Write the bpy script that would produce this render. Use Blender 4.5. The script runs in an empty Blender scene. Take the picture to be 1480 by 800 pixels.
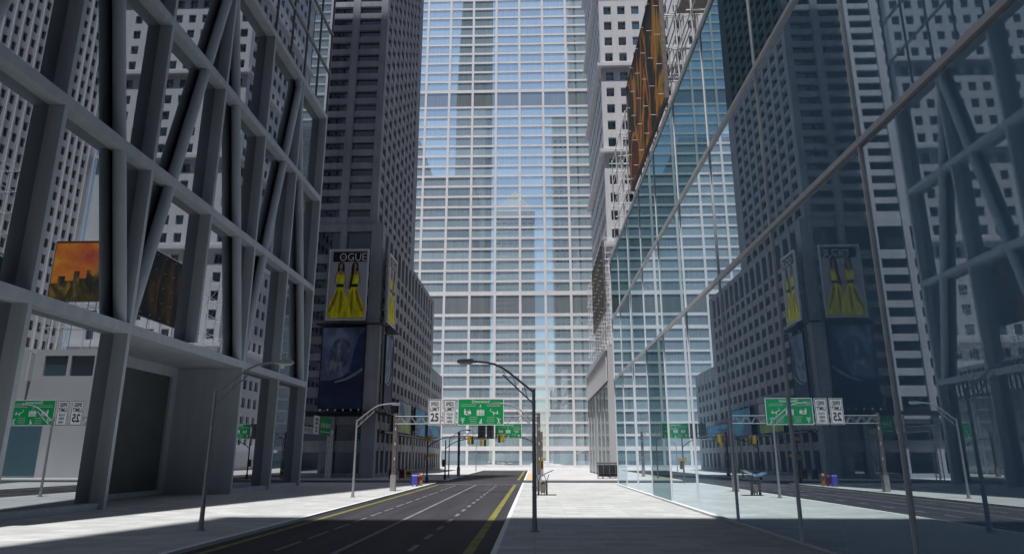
import bpy, math, random
from mathutils import Vector
random.seed(7)
sc = bpy.context.scene
col = sc.collection
R = math.radians

# ------------------------------------------------------------------ camera
W0, H0 = 1480, 800
F = W0 * 24 / 36
TILT = math.atan(260 / F)
PSI = math.atan(32 / F * math.cos(TILT))
cam_d = bpy.data.cameras.new('camera'); cam_d.lens = 24; cam_d.sensor_width = 36
cam_d.clip_start = 0.1; cam_d.clip_end = 5000
cam = bpy.data.objects.new('camera', cam_d); col.objects.link(cam)
cam.location = (0, 0, 3.5); cam.rotation_euler = (R(90) + TILT, 0, PSI)
sc.camera = cam
FW = Vector((-math.sin(PSI) * math.cos(TILT), math.cos(PSI) * math.cos(TILT), math.sin(TILT)))
RT = Vector((math.cos(PSI), math.sin(PSI), 0)); UP = RT.cross(FW)


def project(p):
    v = Vector(p) - cam.location
    z = v.dot(FW)
    if z < 0.1: return (-9999, -9999, z)
    return (740 + F * v.dot(RT) / z, 400 - F * v.dot(UP) / z, z)


# ------------------------------------------------------------------ materials
MATS = {}


def newmat(name):
    m = bpy.data.materials.new(name); m.use_nodes = True
    nt = m.node_tree; nt.nodes.clear()
    out = nt.nodes.new('ShaderNodeOutputMaterial')
    MATS[name] = m
    return m, nt, out


def nd(nt, t, **kw):
    n = nt.nodes.new(t)
    for k, v in kw.items():
        if k in n.inputs: n.inputs[k].default_value = v
        else: setattr(n, k, v)
    return n


def rgba(c, a=1.0): return (c[0], c[1], c[2], a)


def noisy_color(nt, c, var=0.15, scale=0.6, stretch=(1, 1, 1), detail=4):
    geo = nd(nt, 'ShaderNodeNewGeometry')
    mp = nd(nt, 'ShaderNodeMapping'); mp.inputs['Scale'].default_value = stretch
    nt.links.new(geo.outputs['Position'], mp.inputs['Vector'])
    nz = nd(nt, 'ShaderNodeTexNoise'); nz.inputs['Scale'].default_value = scale; nz.inputs['Detail'].default_value = detail
    nt.links.new(mp.outputs[0], nz.inputs['Vector'])
    rp = nd(nt, 'ShaderNodeValToRGB')
    rp.color_ramp.elements[0].position = 0.3; rp.color_ramp.elements[1].position = 0.7
    rp.color_ramp.elements[0].color = rgba([x * (1 - var) for x in c])
    rp.color_ramp.elements[1].color = rgba([min(1, x * (1 + var)) for x in c])
    nt.links.new(nz.outputs[0], rp.inputs[0])
    return rp, nz


def solid(name, c, rough=0.7, metal=0.0, var=0.1, scale=0.8, stretch=(1, 1, 1), bump=0.0, spec=0.4, streak=0.0):
    m, nt, out = newmat(name)
    p = nd(nt, 'ShaderNodeBsdfPrincipled'); p.inputs['Roughness'].default_value = rough
    p.inputs['Metallic'].default_value = metal; p.inputs['Specular IOR Level'].default_value = spec
    rp, nz = noisy_color(nt, c, var, scale, stretch)
    colo = rp.outputs[0]
    if streak:                                    # rain stains and slight differences from cast to cast
        rs, _ = noisy_color(nt, (1 - streak, 1 - streak, 1 - streak), streak, 1.0, (1.3, 1.3, 0.09), 5)
        mxs = nd(nt, 'ShaderNodeMix', data_type='RGBA', blend_type='MULTIPLY'); mxs.inputs[0].default_value = 1.0
        nt.links.new(colo, mxs.inputs[6]); nt.links.new(rs.outputs[0], mxs.inputs[7]); colo = mxs.outputs[2]
    nt.links.new(colo, p.inputs['Base Color'])
    if bump:
        b = nd(nt, 'ShaderNodeBump'); b.inputs['Strength'].default_value = bump; b.inputs['Distance'].default_value = 0.02
        nz2 = nd(nt, 'ShaderNodeTexNoise'); nz2.inputs['Scale'].default_value = 30
        g = nd(nt, 'ShaderNodeNewGeometry'); nt.links.new(g.outputs['Position'], nz2.inputs['Vector'])
        nt.links.new(nz2.outputs[0], b.inputs['Height']); nt.links.new(b.outputs[0], p.inputs['Normal'])
    nt.links.new(p.outputs[0], out.inputs[0])
    return m


def glass(name, diff, gloss, fac, rough=0.004, var=0.25, streak=None, cell=None, wave=0.0, facing=None, cellvar=None):
    """reflective window glass: a mirror-like coat over what the pane shows behind it"""
    m, nt, out = newmat(name)
    d = nd(nt, 'ShaderNodeBsdfDiffuse'); g = nd(nt, 'ShaderNodeBsdfGlossy')
    g.inputs['Color'].default_value = rgba(gloss); g.inputs['Roughness'].default_value = rough
    geo = nd(nt, 'ShaderNodeNewGeometry')
    if streak:                                   # hanging curtains behind the pane
        mp = nd(nt, 'ShaderNodeMapping'); mp.inputs['Scale'].default_value = streak
        nt.links.new(geo.outputs['Position'], mp.inputs['Vector'])
        nz = nd(nt, 'ShaderNodeTexNoise'); nz.inputs['Scale'].default_value = 1; nz.inputs['Detail'].default_value = 3
        nt.links.new(mp.outputs[0], nz.inputs['Vector'])
        src = nz.outputs[0]
        if cellvar:                               # curtains drawn differently from one window to the next
            of = nd(nt, 'ShaderNodeVectorMath', operation='ADD'); of.inputs[1].default_value = cellvar[1]
            nt.links.new(geo.outputs['Position'], of.inputs[0])
            sn = nd(nt, 'ShaderNodeVectorMath', operation='SNAP'); sn.inputs[1].default_value = cellvar[0]
            nt.links.new(of.outputs[0], sn.inputs[0])
            wn = nd(nt, 'ShaderNodeTexWhiteNoise'); nt.links.new(sn.outputs[0], wn.inputs['Vector'])
            ma = nd(nt, 'ShaderNodeMath', operation='MULTIPLY_ADD'); ma.inputs[1].default_value = 0.5
            nt.links.new(wn.outputs['Value'], ma.inputs[0])
            mb_ = nd(nt, 'ShaderNodeMath', operation='MULTIPLY'); mb_.inputs[1].default_value = 0.55
            nt.links.new(nz.outputs[0], mb_.inputs[0]); nt.links.new(mb_.outputs[0], ma.inputs[2])
            src = ma.outputs[0]
    else:
        sn = nd(nt, 'ShaderNodeVectorMath', operation='SNAP'); sn.inputs[1].default_value = cell or (4.1, 4.1, 2.9)
        nt.links.new(geo.outputs['Position'], sn.inputs[0])
        wn = nd(nt, 'ShaderNodeTexWhiteNoise'); nt.links.new(sn.outputs[0], wn.inputs['Vector'])
        src = wn.outputs['Value']
    rp = nd(nt, 'ShaderNodeValToRGB')
    rp.color_ramp.elements[0].position = 0.25; rp.color_ramp.elements[1].position = 0.8
    rp.color_ramp.elements[0].color = rgba([x * (1 - var) for x in diff]); rp.color_ramp.elements[1].color = rgba([x * (1 + var) for x in diff])
    nt.links.new(src, rp.inputs[0]); nt.links.new(rp.outputs[0], d.inputs['Color'])
    if wave:
        nz3 = nd(nt, 'ShaderNodeTexNoise'); nz3.inputs['Scale'].default_value = 0.35
        nt.links.new(geo.outputs['Position'], nz3.inputs['Vector'])
        b = nd(nt, 'ShaderNodeBump'); b.inputs['Strength'].default_value = wave; b.inputs['Distance'].default_value = 0.05
        nt.links.new(nz3.outputs[0], b.inputs['Height']); nt.links.new(b.outputs[0], g.inputs['Normal'])
    mx = nd(nt, 'ShaderNodeMixShader'); mx.inputs[0].default_value = fac
    if facing:                                    # glass reflects more at a grazing angle
        lw = nd(nt, 'ShaderNodeLayerWeight'); lw.inputs['Blend'].default_value = 0.5
        mr = nd(nt, 'ShaderNodeMapRange'); mr.inputs['From Min'].default_value = 0.35; mr.inputs['From Max'].default_value = 0.92
        mr.inputs['To Min'].default_value = facing[0]; mr.inputs['To Max'].default_value = facing[1]
        nt.links.new(lw.outputs['Facing'], mr.inputs['Value']); nt.links.new(mr.outputs[0], mx.inputs[0])
    nt.links.new(d.outputs[0], mx.inputs[1]); nt.links.new(g.outputs[0], mx.inputs[2])
    nt.links.new(mx.outputs[0], out.inputs[0])
    return m


def paving(name, c, sx, sy, mortar=0.012, var=0.12):
    m, nt, out = newmat(name)
    p = nd(nt, 'ShaderNodeBsdfPrincipled'); p.inputs['Roughness'].default_value = 0.85; p.inputs['Specular IOR Level'].default_value = 0.25
    geo = nd(nt, 'ShaderNodeNewGeometry')
    br = nd(nt, 'ShaderNodeTexBrick'); br.offset = 0.5
    br.inputs['Scale'].default_value = 1.0
    br.inputs['Brick Width'].default_value = sx; br.inputs['Row Height'].default_value = sy
    br.inputs['Mortar Size'].default_value = mortar; br.inputs['Mortar Smooth'].default_value = 0.3
    br.inputs['Bias'].default_value = 0
    br.inputs['Color1'].default_value = rgba([x * (1 - var) for x in c]); br.inputs['Color2'].default_value = rgba([min(1, x * (1 + var)) for x in c])
    br.inputs['Mortar'].default_value = rgba([x * 0.55 for x in c])
    nt.links.new(geo.outputs['Position'], br.inputs['Vector'])
    rp, nz = noisy_color(nt, (0.5, 0.5, 0.5), 0.09, 0.7, (1, 1.6, 1), 8)
    mx = nd(nt, 'ShaderNodeMix', data_type='RGBA', blend_type='MULTIPLY')
    mx.inputs[0].default_value = 1.0
    sc_ = nd(nt, 'ShaderNodeMix', data_type='RGBA', blend_type='ADD'); sc_.inputs[0].default_value = 1.0
    nt.links.new(rp.outputs[0], sc_.inputs[6]); nt.links.new(rp.outputs[0], sc_.inputs[7])
    nt.links.new(br.outputs['Color'], mx.inputs[6]); nt.links.new(sc_.outputs[2], mx.inputs[7])
    nt.links.new(mx.outputs[2], p.inputs['Base Color'])
    b = nd(nt, 'ShaderNodeBump'); b.inputs['Strength'].default_value = 0.3; b.inputs['Distance'].default_value = 0.01
    nt.links.new(br.outputs['Fac'], b.inputs['Height']); b.invert = True
    nt.links.new(b.outputs[0], p.inputs['Normal'])
    nt.links.new(p.outputs[0], out.inputs[0])
    return m


def poster(name, stops, scale, stretch, rough=0.6):
    m, nt, out = newmat(name)
    p = nd(nt, 'ShaderNodeBsdfPrincipled'); p.inputs['Roughness'].default_value = rough
    geo = nd(nt, 'ShaderNodeNewGeometry'); mp = nd(nt, 'ShaderNodeMapping'); mp.inputs['Scale'].default_value = stretch
    nt.links.new(geo.outputs['Position'], mp.inputs['Vector'])
    nz = nd(nt, 'ShaderNodeTexNoise'); nz.inputs['Scale'].default_value = scale; nz.inputs['Detail'].default_value = 8
    nz.inputs['Distortion'].default_value = 0.8
    nt.links.new(mp.outputs[0], nz.inputs['Vector'])
    rp = nd(nt, 'ShaderNodeValToRGB')
    el = rp.color_ramp.elements
    el[0].position = stops[0][0]; el[0].color = rgba(stops[0][1]); el[1].position = stops[-1][0]; el[1].color = rgba(stops[-1][1])
    for pos, c in stops[1:-1]:
        e = el.new(pos); e.color = rgba(c)
    nt.links.new(nz.outputs[0], rp.inputs[0]); nt.links.new(rp.outputs[0], p.inputs['Base Color'])
    nt.links.new(p.outputs[0], out.inputs[0])
    return m


solid('frame_concrete', (0.57, 0.635, 0.71), 0.8, var=0.08, scale=0.15, bump=0.1, streak=0.08)
solid('far_concrete', (0.74, 0.72, 0.72), 0.8, var=0.06, scale=0.3)
solid('grey_concrete', (0.39, 0.405, 0.46), 0.85, var=0.12, scale=0.25, streak=0.12)
solid('pale_concrete', (0.64, 0.64, 0.67), 0.8, var=0.06, scale=0.2, streak=0.06)
solid('panel_wall', (0.50, 0.50, 0.51), 0.8, var=0.05, scale=0.2)
solid('dark_panel', (0.12, 0.13, 0.14), 0.5, var=0.2, scale=0.3)
solid('roof_felt', (0.12, 0.12, 0.12), 0.9)
solid('mullion_metal', (0.86, 0.87, 0.92), 0.5, metal=0.0, var=0.05)
solid('white_metal', (0.75, 0.76, 0.78), 0.35, metal=0.2, var=0.05)
solid('galvanised', (0.30, 0.31, 0.33), 0.5, metal=0.2, var=0.15, scale=6)
solid('dark_metal', (0.03, 0.033, 0.045), 0.45, metal=0.3, var=0.15, scale=6)
solid('brown_metal', (0.15, 0.13, 0.125), 0.6, metal=0.3, var=0.3, scale=4)
solid('grey_plate', (0.30, 0.28, 0.29), 0.7, var=0.2, scale=5)
solid('lamp_lens', (0.85, 0.86, 0.82), 0.3, var=0.02)
solid('sign_green', (0.0, 0.30, 0.085), 0.45, var=0.05)
solid('sign_white', (0.78, 0.78, 0.80), 0.5, var=0.04, scale=2)
solid('sign_white_shaded', (0.19, 0.19, 0.21), 0.5)  # white sign face with the tower's shade put into its colour
solid('sign_black', (0.012, 0.012, 0.014), 0.5)
solid('signal_yellow', (0.38, 0.26, 0.03), 0.5)
solid('mail_blue', (0.07, 0.07, 0.42), 0.4)
solid('news_red', (0.16, 0.02, 0.03), 0.4)
solid('news_orange', (0.42, 0.15, 0.06), 0.5)
solid('news_yellow', (0.55, 0.36, 0.03), 0.5)
solid('dark_blue', (0.02, 0.025, 0.12), 0.4)
solid('solar_blue', (0.05, 0.16, 0.30), 0.25, var=0.3, scale=5)
solid('bin_beige', (0.38, 0.34, 0.30), 0.7, var=0.25, scale=5)
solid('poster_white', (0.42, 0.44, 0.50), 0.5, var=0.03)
solid('poster_black', (0.006, 0.006, 0.008), 0.5)
solid('dress_yellow', (0.85, 0.72, 0.01), 0.6, var=0.35, scale=0.9, stretch=(2.0, 2.0, 0.6))
solid('dress_dark', (0.36, 0.26, 0.01), 0.6, var=0.4, scale=1.4, stretch=(2.0, 2.0, 0.5))
solid('skin', (0.42, 0.22, 0.14), 0.6)
solid('hair', (0.02, 0.012, 0.01), 0.6)
solid('cyan_print', (0.01, 0.25, 0.45), 0.5, var=0.3, scale=0.4)
solid('pale_print', (0.25, 0.30, 0.32), 0.5, var=0.3, scale=0.3)
solid('lime_print', (0.22, 0.33, 0.04), 0.5, var=0.3, scale=0.3)
solid('navy_print', (0.01, 0.07, 0.25), 0.5, var=0.2, scale=0.3)
solid('yellow_paint', (0.17, 0.16, 0.03), 0.8, var=0.35, scale=1.5)
solid('white_paint', (0.15, 0.15, 0.16), 0.8, var=0.4, scale=1.2)
solid('kerb_stone', (0.70, 0.70, 0.70), 0.8, var=0.05)
solid('tan_tile', (0.55, 0.40, 0.22), 0.8, var=0.2, scale=2)
solid('asphalt', (0.035, 0.034, 0.040), 0.85, var=0.30, scale=0.35, stretch=(2.2, 0.12, 1), bump=0.3, spec=0.25)
solid('asphalt_far', (0.042, 0.042, 0.046), 0.85, var=0.2, scale=0.4, spec=0.25)
paving('paving_pale', (0.42, 0.43, 0.42), 1.9, 0.95)
paving('paving_far', (0.46, 0.46, 0.46), 2.4, 1.2)
poster('fire_print', [(0.40, (0.004, 0.008, 0.005)), (0.47, (0.03, 0.04, 0.01)), (0.50, (0.85, 0.20, 0.012)), (0.54, (0.80, 0.42, 0.03)), (0.575, (0.05, 0.02, 0.01)), (0.63, (0.25, 0.03, 0.008)), (0.70, (0.01, 0.01, 0.01))], 0.22, (1, 1.0, 0.42))
poster('unlit_print', [(0.40, (0.005, 0.006, 0.008)), (0.52, (0.04, 0.03, 0.01)), (0.58, (0.20, 0.08, 0.012)), (0.66, (0.10, 0.015, 0.008))], 0.25, (1, 1.0, 0.3))  # orange print darkened in its colours so the side board looks unlit
poster('sky_print', [(0.30, (0.45, 0.05, 0.06)), (0.45, (0.75, 0.18, 0.03)), (0.6, (0.85, 0.36, 0.03)), (0.75, (0.9, 0.55, 0.05))], 0.12, (1, 1, 1.4))
poster('city_print', [(0.35, (0.02, 0.022, 0.018)), (0.55, (0.10, 0.08, 0.02)), (0.7, (0.55, 0.30, 0.05))], 0.5, (1.5, 1.5, 0.8))
poster('wave_print', [(0.30, (0.05, 0.07, 0.16)), (0.48, (0.12, 0.17, 0.32)), (0.60, (0.24, 0.30, 0.46)), (0.75, (0.22, 0.26, 0.36))], 0.18, (1.2, 1.2, 0.8))
poster('cloud_print', [(0.32, (0.03, 0.05, 0.13)), (0.5, (0.13, 0.17, 0.28)), (0.62, (0.32, 0.33, 0.36)), (0.75, (0.16, 0.19, 0.28))], 0.55, (1.2, 1.2, 0.7))
poster('navy_wave', [(0.30, (0.006, 0.010, 0.05)), (0.6, (0.02, 0.035, 0.12)), (0.75, (0.05, 0.09, 0.2))], 0.25, (0.6, 0.6, 1.6))

glass('far_glass', (0.64, 0.82, 0.90), (0.91, 0.97, 1.0), 0.69, 0.003, 0.34, streak=(2.2, 2.2, 0.05), cellvar=((9.03, 50, 4.05), (94.8, 0, -6.35 + 40.5)))
glass('far_glass_dark', (0.40, 0.45, 0.46), (0.50, 0.56, 0.60), 0.6, 0.003, 0.2, streak=(2.2, 2.2, 0.05))
glass('frame_glass', (0.05, 0.055, 0.06), (0.52, 0.56, 0.60), 0.86, 0.0, 0.05, wave=0.0)
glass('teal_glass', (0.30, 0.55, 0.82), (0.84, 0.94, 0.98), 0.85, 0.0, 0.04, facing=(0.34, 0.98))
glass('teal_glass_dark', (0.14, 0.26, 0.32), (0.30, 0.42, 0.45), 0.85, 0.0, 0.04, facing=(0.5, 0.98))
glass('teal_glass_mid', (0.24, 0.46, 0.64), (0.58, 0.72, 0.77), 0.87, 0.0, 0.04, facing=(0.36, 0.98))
glass('curtain_glass', (0.14, 0.16, 0.17), (0.55, 0.60, 0.65), 0.8, 0.0, 0.1)
glass('dark_window', (0.035, 0.045, 0.055), (0.38, 0.45, 0.52), 0.45, 0.02, 0.8, cell=(4.7, 4.7, 2.85))
glass('blue_window', (0.05, 0.08, 0.10), (0.45, 0.55, 0.60), 0.45, 0.02, 0.5, cell=(3.8, 3.8, 5.03))
glass('shelter_glass', (0.13, 0.13, 0.14), (0.4, 0.45, 0.48), 0.35, 0.02, 0.3, streak=(2, 2, 0.3))
glass('shop_glass', (0.50, 0.54, 0.54), (0.55, 0.60, 0.62), 0.4, 0.005, 0.2, streak=(1.5, 1.5, 0.05))
M = MATS


# ------------------------------------------------------------------ object helpers
def tag(o, label=None, cat=None, group=None, kind=None):
    if label: o['label'] = label
    if cat: o['category'] = cat
    if group: o['group'] = group
    if kind: o['kind'] = kind
    return o


def empty(name, loc, label=None, cat=None, group=None, rz=0.0):
    o = bpy.data.objects.new(name, None); col.objects.link(o)
    o.location = loc; o.rotation_euler = (0, 0, rz); o.empty_display_size = 0.5
    return tag(o, label, cat, group)


BASE = {}


def base_of(p):
    b = Vector((0, 0, 0))
    while p is not None:
        b = b + Vector(p.location); p = p.parent
    return b


class MB:
    def __init__(s): s.v = []; s.f = []; s.mi = []; s.sm = []

    def add(s, vs, fs, mi=0, smooth=False):
        n = len(s.v); s.v += [tuple(v) for v in vs]
        for f in fs: s.f.append([i + n for i in f]); s.mi.append(mi); s.sm.append(smooth)
        return s

    def box(s, x0, x1, y0, y1, z0, z1, mi=0):
        if x0 > x1: x0, x1 = x1, x0
        if y0 > y1: y0, y1 = y1, y0
        if z0 > z1: z0, z1 = z1, z0
        return s.add([(x0, y0, z0), (x1, y0, z0), (x1, y1, z0), (x0, y1, z0), (x0, y0, z1), (x1, y0, z1), (x1, y1, z1), (x0, y1, z1)],
                     [(0, 3, 2, 1), (4, 5, 6, 7), (0, 1, 5, 4), (1, 2, 6, 5), (2, 3, 7, 6), (3, 0, 4, 7)], mi)

    def tube(s, pts, r, n=10, mi=0, r1=None):
        pts = [Vector(p) for p in pts]; N = len(pts)
        rings = []
        for i, p in enumerate(pts):
            d = (pts[min(i + 1, N - 1)] - pts[max(i - 1, 0)]).normalized()
            a = Vector((0, 0, 1)) if abs(d.z) < 0.9 else Vector((1, 0, 0))
            u = d.cross(a).normalized(); w = d.cross(u)
            rr = r if r1 is None else r + (r1 - r) * i / (N - 1)
            rings.append([p + (u * math.cos(2 * math.pi * k / n) + w * math.sin(2 * math.pi * k / n)) * rr for k in range(n)])
        vs = [q for rg in rings for q in rg]; fs = []
        for i in range(N - 1):
            for k in range(n):
                a = i * n + k; b = i * n + (k + 1) % n
                fs.append((a, b, b + n, a + n))
        s.add(vs, fs, mi, True)
        s.add(rings[0], [tuple(range(n))[::-1]], mi); s.add(rings[-1], [tuple(range(n))], mi)
        return s

    def prism(s, poly, axis, a0, a1, mi=0):
        """poly: list of (u,v); axis 'x','y','z' extrudes along that axis"""
        def P(u, v, a): return {'x': (a, u, v), 'y': (u, a, v), 'z': (u, v, a)}[axis]
        n = len(poly)
        vs = [P(u, v, a0) for u, v in poly] + [P(u, v, a1) for u, v in poly]
        fs = [tuple(range(n))[::-1], tuple(range(n, 2 * n))] + [(i, (i + 1) % n, n + (i + 1) % n, n + i) for i in range(n)]
        return s.add(vs, fs, mi)

    def build(s, name, mats, parent=None, loc=None):
        if not isinstance(mats, (list, tuple)): mats = [mats]
        me = bpy.data.meshes.new(name)
        b = Vector(loc) if loc is not None else (base_of(parent) if parent is not None else Vector((0, 0, 0)))
        me.from_pydata([(v[0] - b.x, v[1] - b.y, v[2] - b.z) for v in s.v], [], s.f)
        for m in mats: me.materials.append(M[m] if isinstance(m, str) else m)
        for i, p in enumerate(me.polygons): p.material_index = s.mi[i]; p.use_smooth = s.sm[i]
        me.validate(); me.update()
        o = bpy.data.objects.new(name, me); col.objects.link(o)
        if parent is not None: o.parent = parent
        elif loc is not None: o.location = b
        # outward normals
        import bmesh
        bm = bmesh.new(); bm.from_mesh(me); bmesh.ops.recalc_face_normals(bm, faces=bm.faces); bm.to_mesh(me); bm.free()
        return o


def children(o): return [c for c in bpy.data.objects if c.parent == o]


def copy_tree(o, parent=None, kids=None):
    if kids is None:
        kids = {}
        for c in bpy.data.objects:
            if c.parent: kids.setdefault(c.parent.name, []).append(c)
    c = o.copy(); col.objects.link(c)
    if parent is not None: c.parent = parent
    for ch in kids.get(o.name, []): copy_tree(ch, c, kids)
    return c


def text_mesh(name, txt, size, mat, parent, pos, rot, bold=0.0, align='CENTER', xs=1.0, ext=0.006):
    cu = bpy.data.curves.new(name, 'FONT'); cu.body = txt; cu.size = size; cu.offset = bold; cu.extrude = ext
    cu.align_x = align; cu.align_y = 'CENTER'; cu.resolution_u = 3
    t = bpy.data.objects.new('tmp', cu); col.objects.link(t)
    dg = bpy.context.evaluated_depsgraph_get(); dg.update()
    me = bpy.data.meshes.new_from_object(t.evaluated_get(dg)); me.name = name
    bpy.data.objects.remove(t); bpy.data.curves.remove(cu)
    for v in me.vertices: v.co.x *= xs
    me.materials.clear(); me.materials.append(M[mat])
    o = bpy.data.objects.new(name, me); col.objects.link(o)
    o.parent = parent; o.location = Vector(pos) - base_of(parent); o.rotation_euler = rot
    return o


# ------------------------------------------------------------------ building generator
PANE = {}


def pane_mesh(axis, w, h, mat):
    k = (axis, round(w, 2), round(h, 2), mat)
    if k not in PANE:
        b = MB()
        if axis == 'x': b.box(-w / 2, w / 2, -0.03, 0.03, -h / 2, h / 2)
        else: b.box(-0.03, 0.03, -w / 2, w / 2, -h / 2, h / 2)
        me = bpy.data.meshes.new('window'); me.from_pydata(b.v, [], b.f); me.materials.append(M[mat])
        PANE[k] = me
    return PANE[k]


def inv(spans, a, b):
    out = []; c = a
    for s, e in sorted(spans):
        if s > c: out.append((c, s))
        c = e
    if b > c: out.append((c, b))
    return out


class Building:
    def __init__(s, name, loc, label, cat='building', group=None):
        s.root = empty(name, loc, label, cat, group); s.panes = []; s.wall = MB()

    def face(s, side, plane, a, b, z0, z1, cols, rows, rec, mat, back=0.0, sill=None, wall=None):
        """side: '-y','+y','-x','+x' the way it faces; plane its coordinate; a..b its run"""
        w = wall or s.wall
        sg = -1 if side[0] == '-' else 1
        ax = side[1]
        def bx(u0, u1, d0, d1, zz0, zz1, mb=w, mi=0):
            p0, p1 = plane + sg * d0, plane + sg * d1
            if ax == 'y': mb.box(u0, u1, p0, p1, zz0, zz1, mi)
            else: mb.box(p0, p1, u0, u1, zz0, zz1, mi)
        for u0, u1 in inv(cols, a, b): bx(u0, u1, 0, -rec, z0, z1)
        for u0, u1 in cols:
            for q0, q1 in inv(rows, z0, z1): bx(u0, u1, -back - 0.003, -rec, q0, q1)
            for q0, q1 in rows:
                c = plane - sg * (rec - 0.06)
                cu, cz = (u0 + u1) / 2, (q0 + q1) / 2
                pos = (cu, c, cz) if ax == 'y' else (c, cu, cz)
                s.panes.append((pos, 'x' if ax == 'y' else 'y', u1 - u0, q1 - q0, mat))

    def core(s, x0, x1, y0, y1, z0, z1): s.wall.box(x0, x1, y0, y1, z0, z1); return s

    def finish(s, wall_mat, vis=None, limit=100, wall_name='wall'):
        s.wall.build(wall_name, wall_mat, s.root)
        b = base_of(s.root)
        sc_ = []
        for p in s.panes:
            px, py, z = project(p[0])
            ok = 0 < px < 1480 and 0 < py < 800 and (vis is None or vis(px, py, p[0]))
            sc_.append((p[2] * p[3] / (z * z) if ok else 0, p))
        sc_.sort(key=lambda t: -t[0])
        n = 0
        rest = {}
        for sco, p in sc_:
            if n < limit and (sco > 0):
                o = bpy.data.objects.new('window', pane_mesh(p[1], p[2], p[3], p[4])); col.objects.link(o)
                o.parent = s.root; o.location = Vector(p[0]) - b; n += 1
            else:
                m = rest.setdefault(p[4], MB()); x, y, z = p[0]; w, h = p[2], p[3]
                if p[1] == 'x': m.box(x - w / 2, x + w / 2, y - 0.03, y + 0.03, z - h / 2, z + h / 2)
                else: m.box(x - 0.03, x + 0.03, y - w / 2, y + w / 2, z - h / 2, z + h / 2)
        for k, m in rest.items(): tag(m.build('windows', k, s.root), kind='stuff')
        return s.root


def cells(a, b, pitch, w, off=0.0):
    out = []; u = a + off
    while u + pitch <= b + 0.01:
        out.append((u + (pitch - w) / 2, u + (pitch + w) / 2)); u += pitch
    return out


# ================================================================== SETTING
def struct(o): return tag(o, kind='structure')


struct(MB().box(-900, 900, -500, 1200, -0.5, 0.0).build('ground', 'asphalt_far'))
KX0, KX1 = -13.3, -1.6
struct(MB().box(KX0, KX1, -200, 96.45, 0.0, 0.004).build('road', 'asphalt'))
struct(MB().box(-400, 400, 96.5, 108.4, 0.0, 0.006).build('cross_street', 'asphalt_far'))
struct(MB().box(KX0, KX1, 108.45, 188, 0.0, 0.004).build('road', 'asphalt'))
pv = MB()
K = 0.22
pv.box(KX1 + K, 260, -200, 96.28, 0, 0.15)
struct(pv.build('pavement', 'paving_pale'))
pv = MB(); pv.box(-260, KX0 - K, -200, 96.28, 0, 0.15); struct(pv.build('pavement', 'paving_pale'))
pv = MB(); pv.box(KX1 + K, 260, 108.6, 187.8, 0, 0.15); struct(pv.build('pavement', 'paving_far'))
pv = MB(); pv.box(-260, KX0 - K, 108.6, 187.8, 0, 0.15); struct(pv.build('pavement', 'paving_far'))
pv = MB(); pv.box(-260, 260, 188.2, 320, 0, 0.15); struct(pv.build('pavement', 'paving_far'))
kb = MB()
kb.box(KX1, KX1 + K, -200, 96.5, 0, 0.153); kb.box(KX0 - K, KX0, -200, 96.5, 0, 0.153)
kb.box(KX1 + K, 260, 96.28, 96.5, 0, 0.153); kb.box(-260, KX0 - K, 96.28, 96.5, 0, 0.153)
kb.box(KX1, KX1 + K, 108.4, 188.2, 0, 0.153); kb.box(KX0 - K, KX0, 108.4, 188.2, 0, 0.153)
kb.box(KX1 + K, 260, 108.4, 108.6, 0, 0.153); kb.box(-260, KX0 - K, 108.4, 108.6, 0, 0.153)
kb.box(KX0, KX1, 188.0, 188.2, 0, 0.153)
struct(kb.build('kerb', 'kerb_stone'))
mk = MB()
mk.box(-7.68, -7.46, -150, 93.0, 0.004, 0.008)
y = -60.0
while y < 92:
    mk.box(-10.15, -9.98, y, y + 3.0, 0.004, 0.008); mk.box(-4.95, -4.72, y, y + 1.9, 0.004, 0.008); y += 4.6 if False else 4.0
mk.box(KX0 + 0.2, KX1 - 0.2, 93.6, 94.5, 0.004, 0.008)
struct(mk.build('road_markings', 'white_paint'))
mk = MB()
mk.box(-2.70, -2.32, -150, 93.0, 0.004, 0.008)
mk.box(-12.72, -12.42, -150, 93.0, 0.004, 0.008)
mk.box(-2.75, -2.3, 112, 184, 0.004, 0.008)
struct(mk.build('kerbside_lines', 'yellow_paint'))
struct(MB().box(-1.3, -0.1, 109.4, 150, 0.15, 0.156).build('tactile_paving', 'tan_tile'))

# ================================================================== LEFT FRAMED BUILDING
FX, GX = -28.5, -29.5
fins = [27.2, 37.0, 46.8, 56.5, 66.3, 76.0, 85.6]
L1 = empty('braced_building', (-35, 56, 0), 'tall building with deep concrete grid, slanting round braces and mirror glass left of road', 'building')
lv = [0.15, 12.3, 24.7, 37.1, 49.3]
fm = MB()
for i, fy in enumerate(fins):
    z0 = 0.15
    w = 0.34 if i < len(fins) - 1 else 0.5
    if abs(fy - 56.5) < 0.1: z0 = 12.9
    fm.box(GX - 0.05, FX, fy - w / 2, fy + w / 2, z0, 49.0)
fm.build('fin', 'frame_concrete', L1)
bm_ = MB()
for z in lv[1:]:
    bm_.box(GX - 0.05, FX + 0.004, 23.0, 85.85, z - 0.38, z + 0.32)
bm_.build('floor_beam', 'frame_concrete', L1)
for a, b in ((23, 46.62), (66.5, 85.34)): MB().box(GX, FX - 0.3, a, b, 0.15, 0.55).build('plinth', 'frame_concrete', L1)
gl = 0
edges = [23.0] + fins
for i in range(len(edges) - 1):
    for k in range(4):
        if k == 0 and 46 < (edges[i] + edges[i + 1]) / 2 < 67: continue
        a = edges[i] + 0.17; b = edges[i + 1] - 0.17
        MB().box(GX - 0.1, GX, a, b, lv[k] + (0.4 if k == 0 else 0.32), lv[k + 1] - 0.38).build('window', 'frame_glass', L1)
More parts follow.
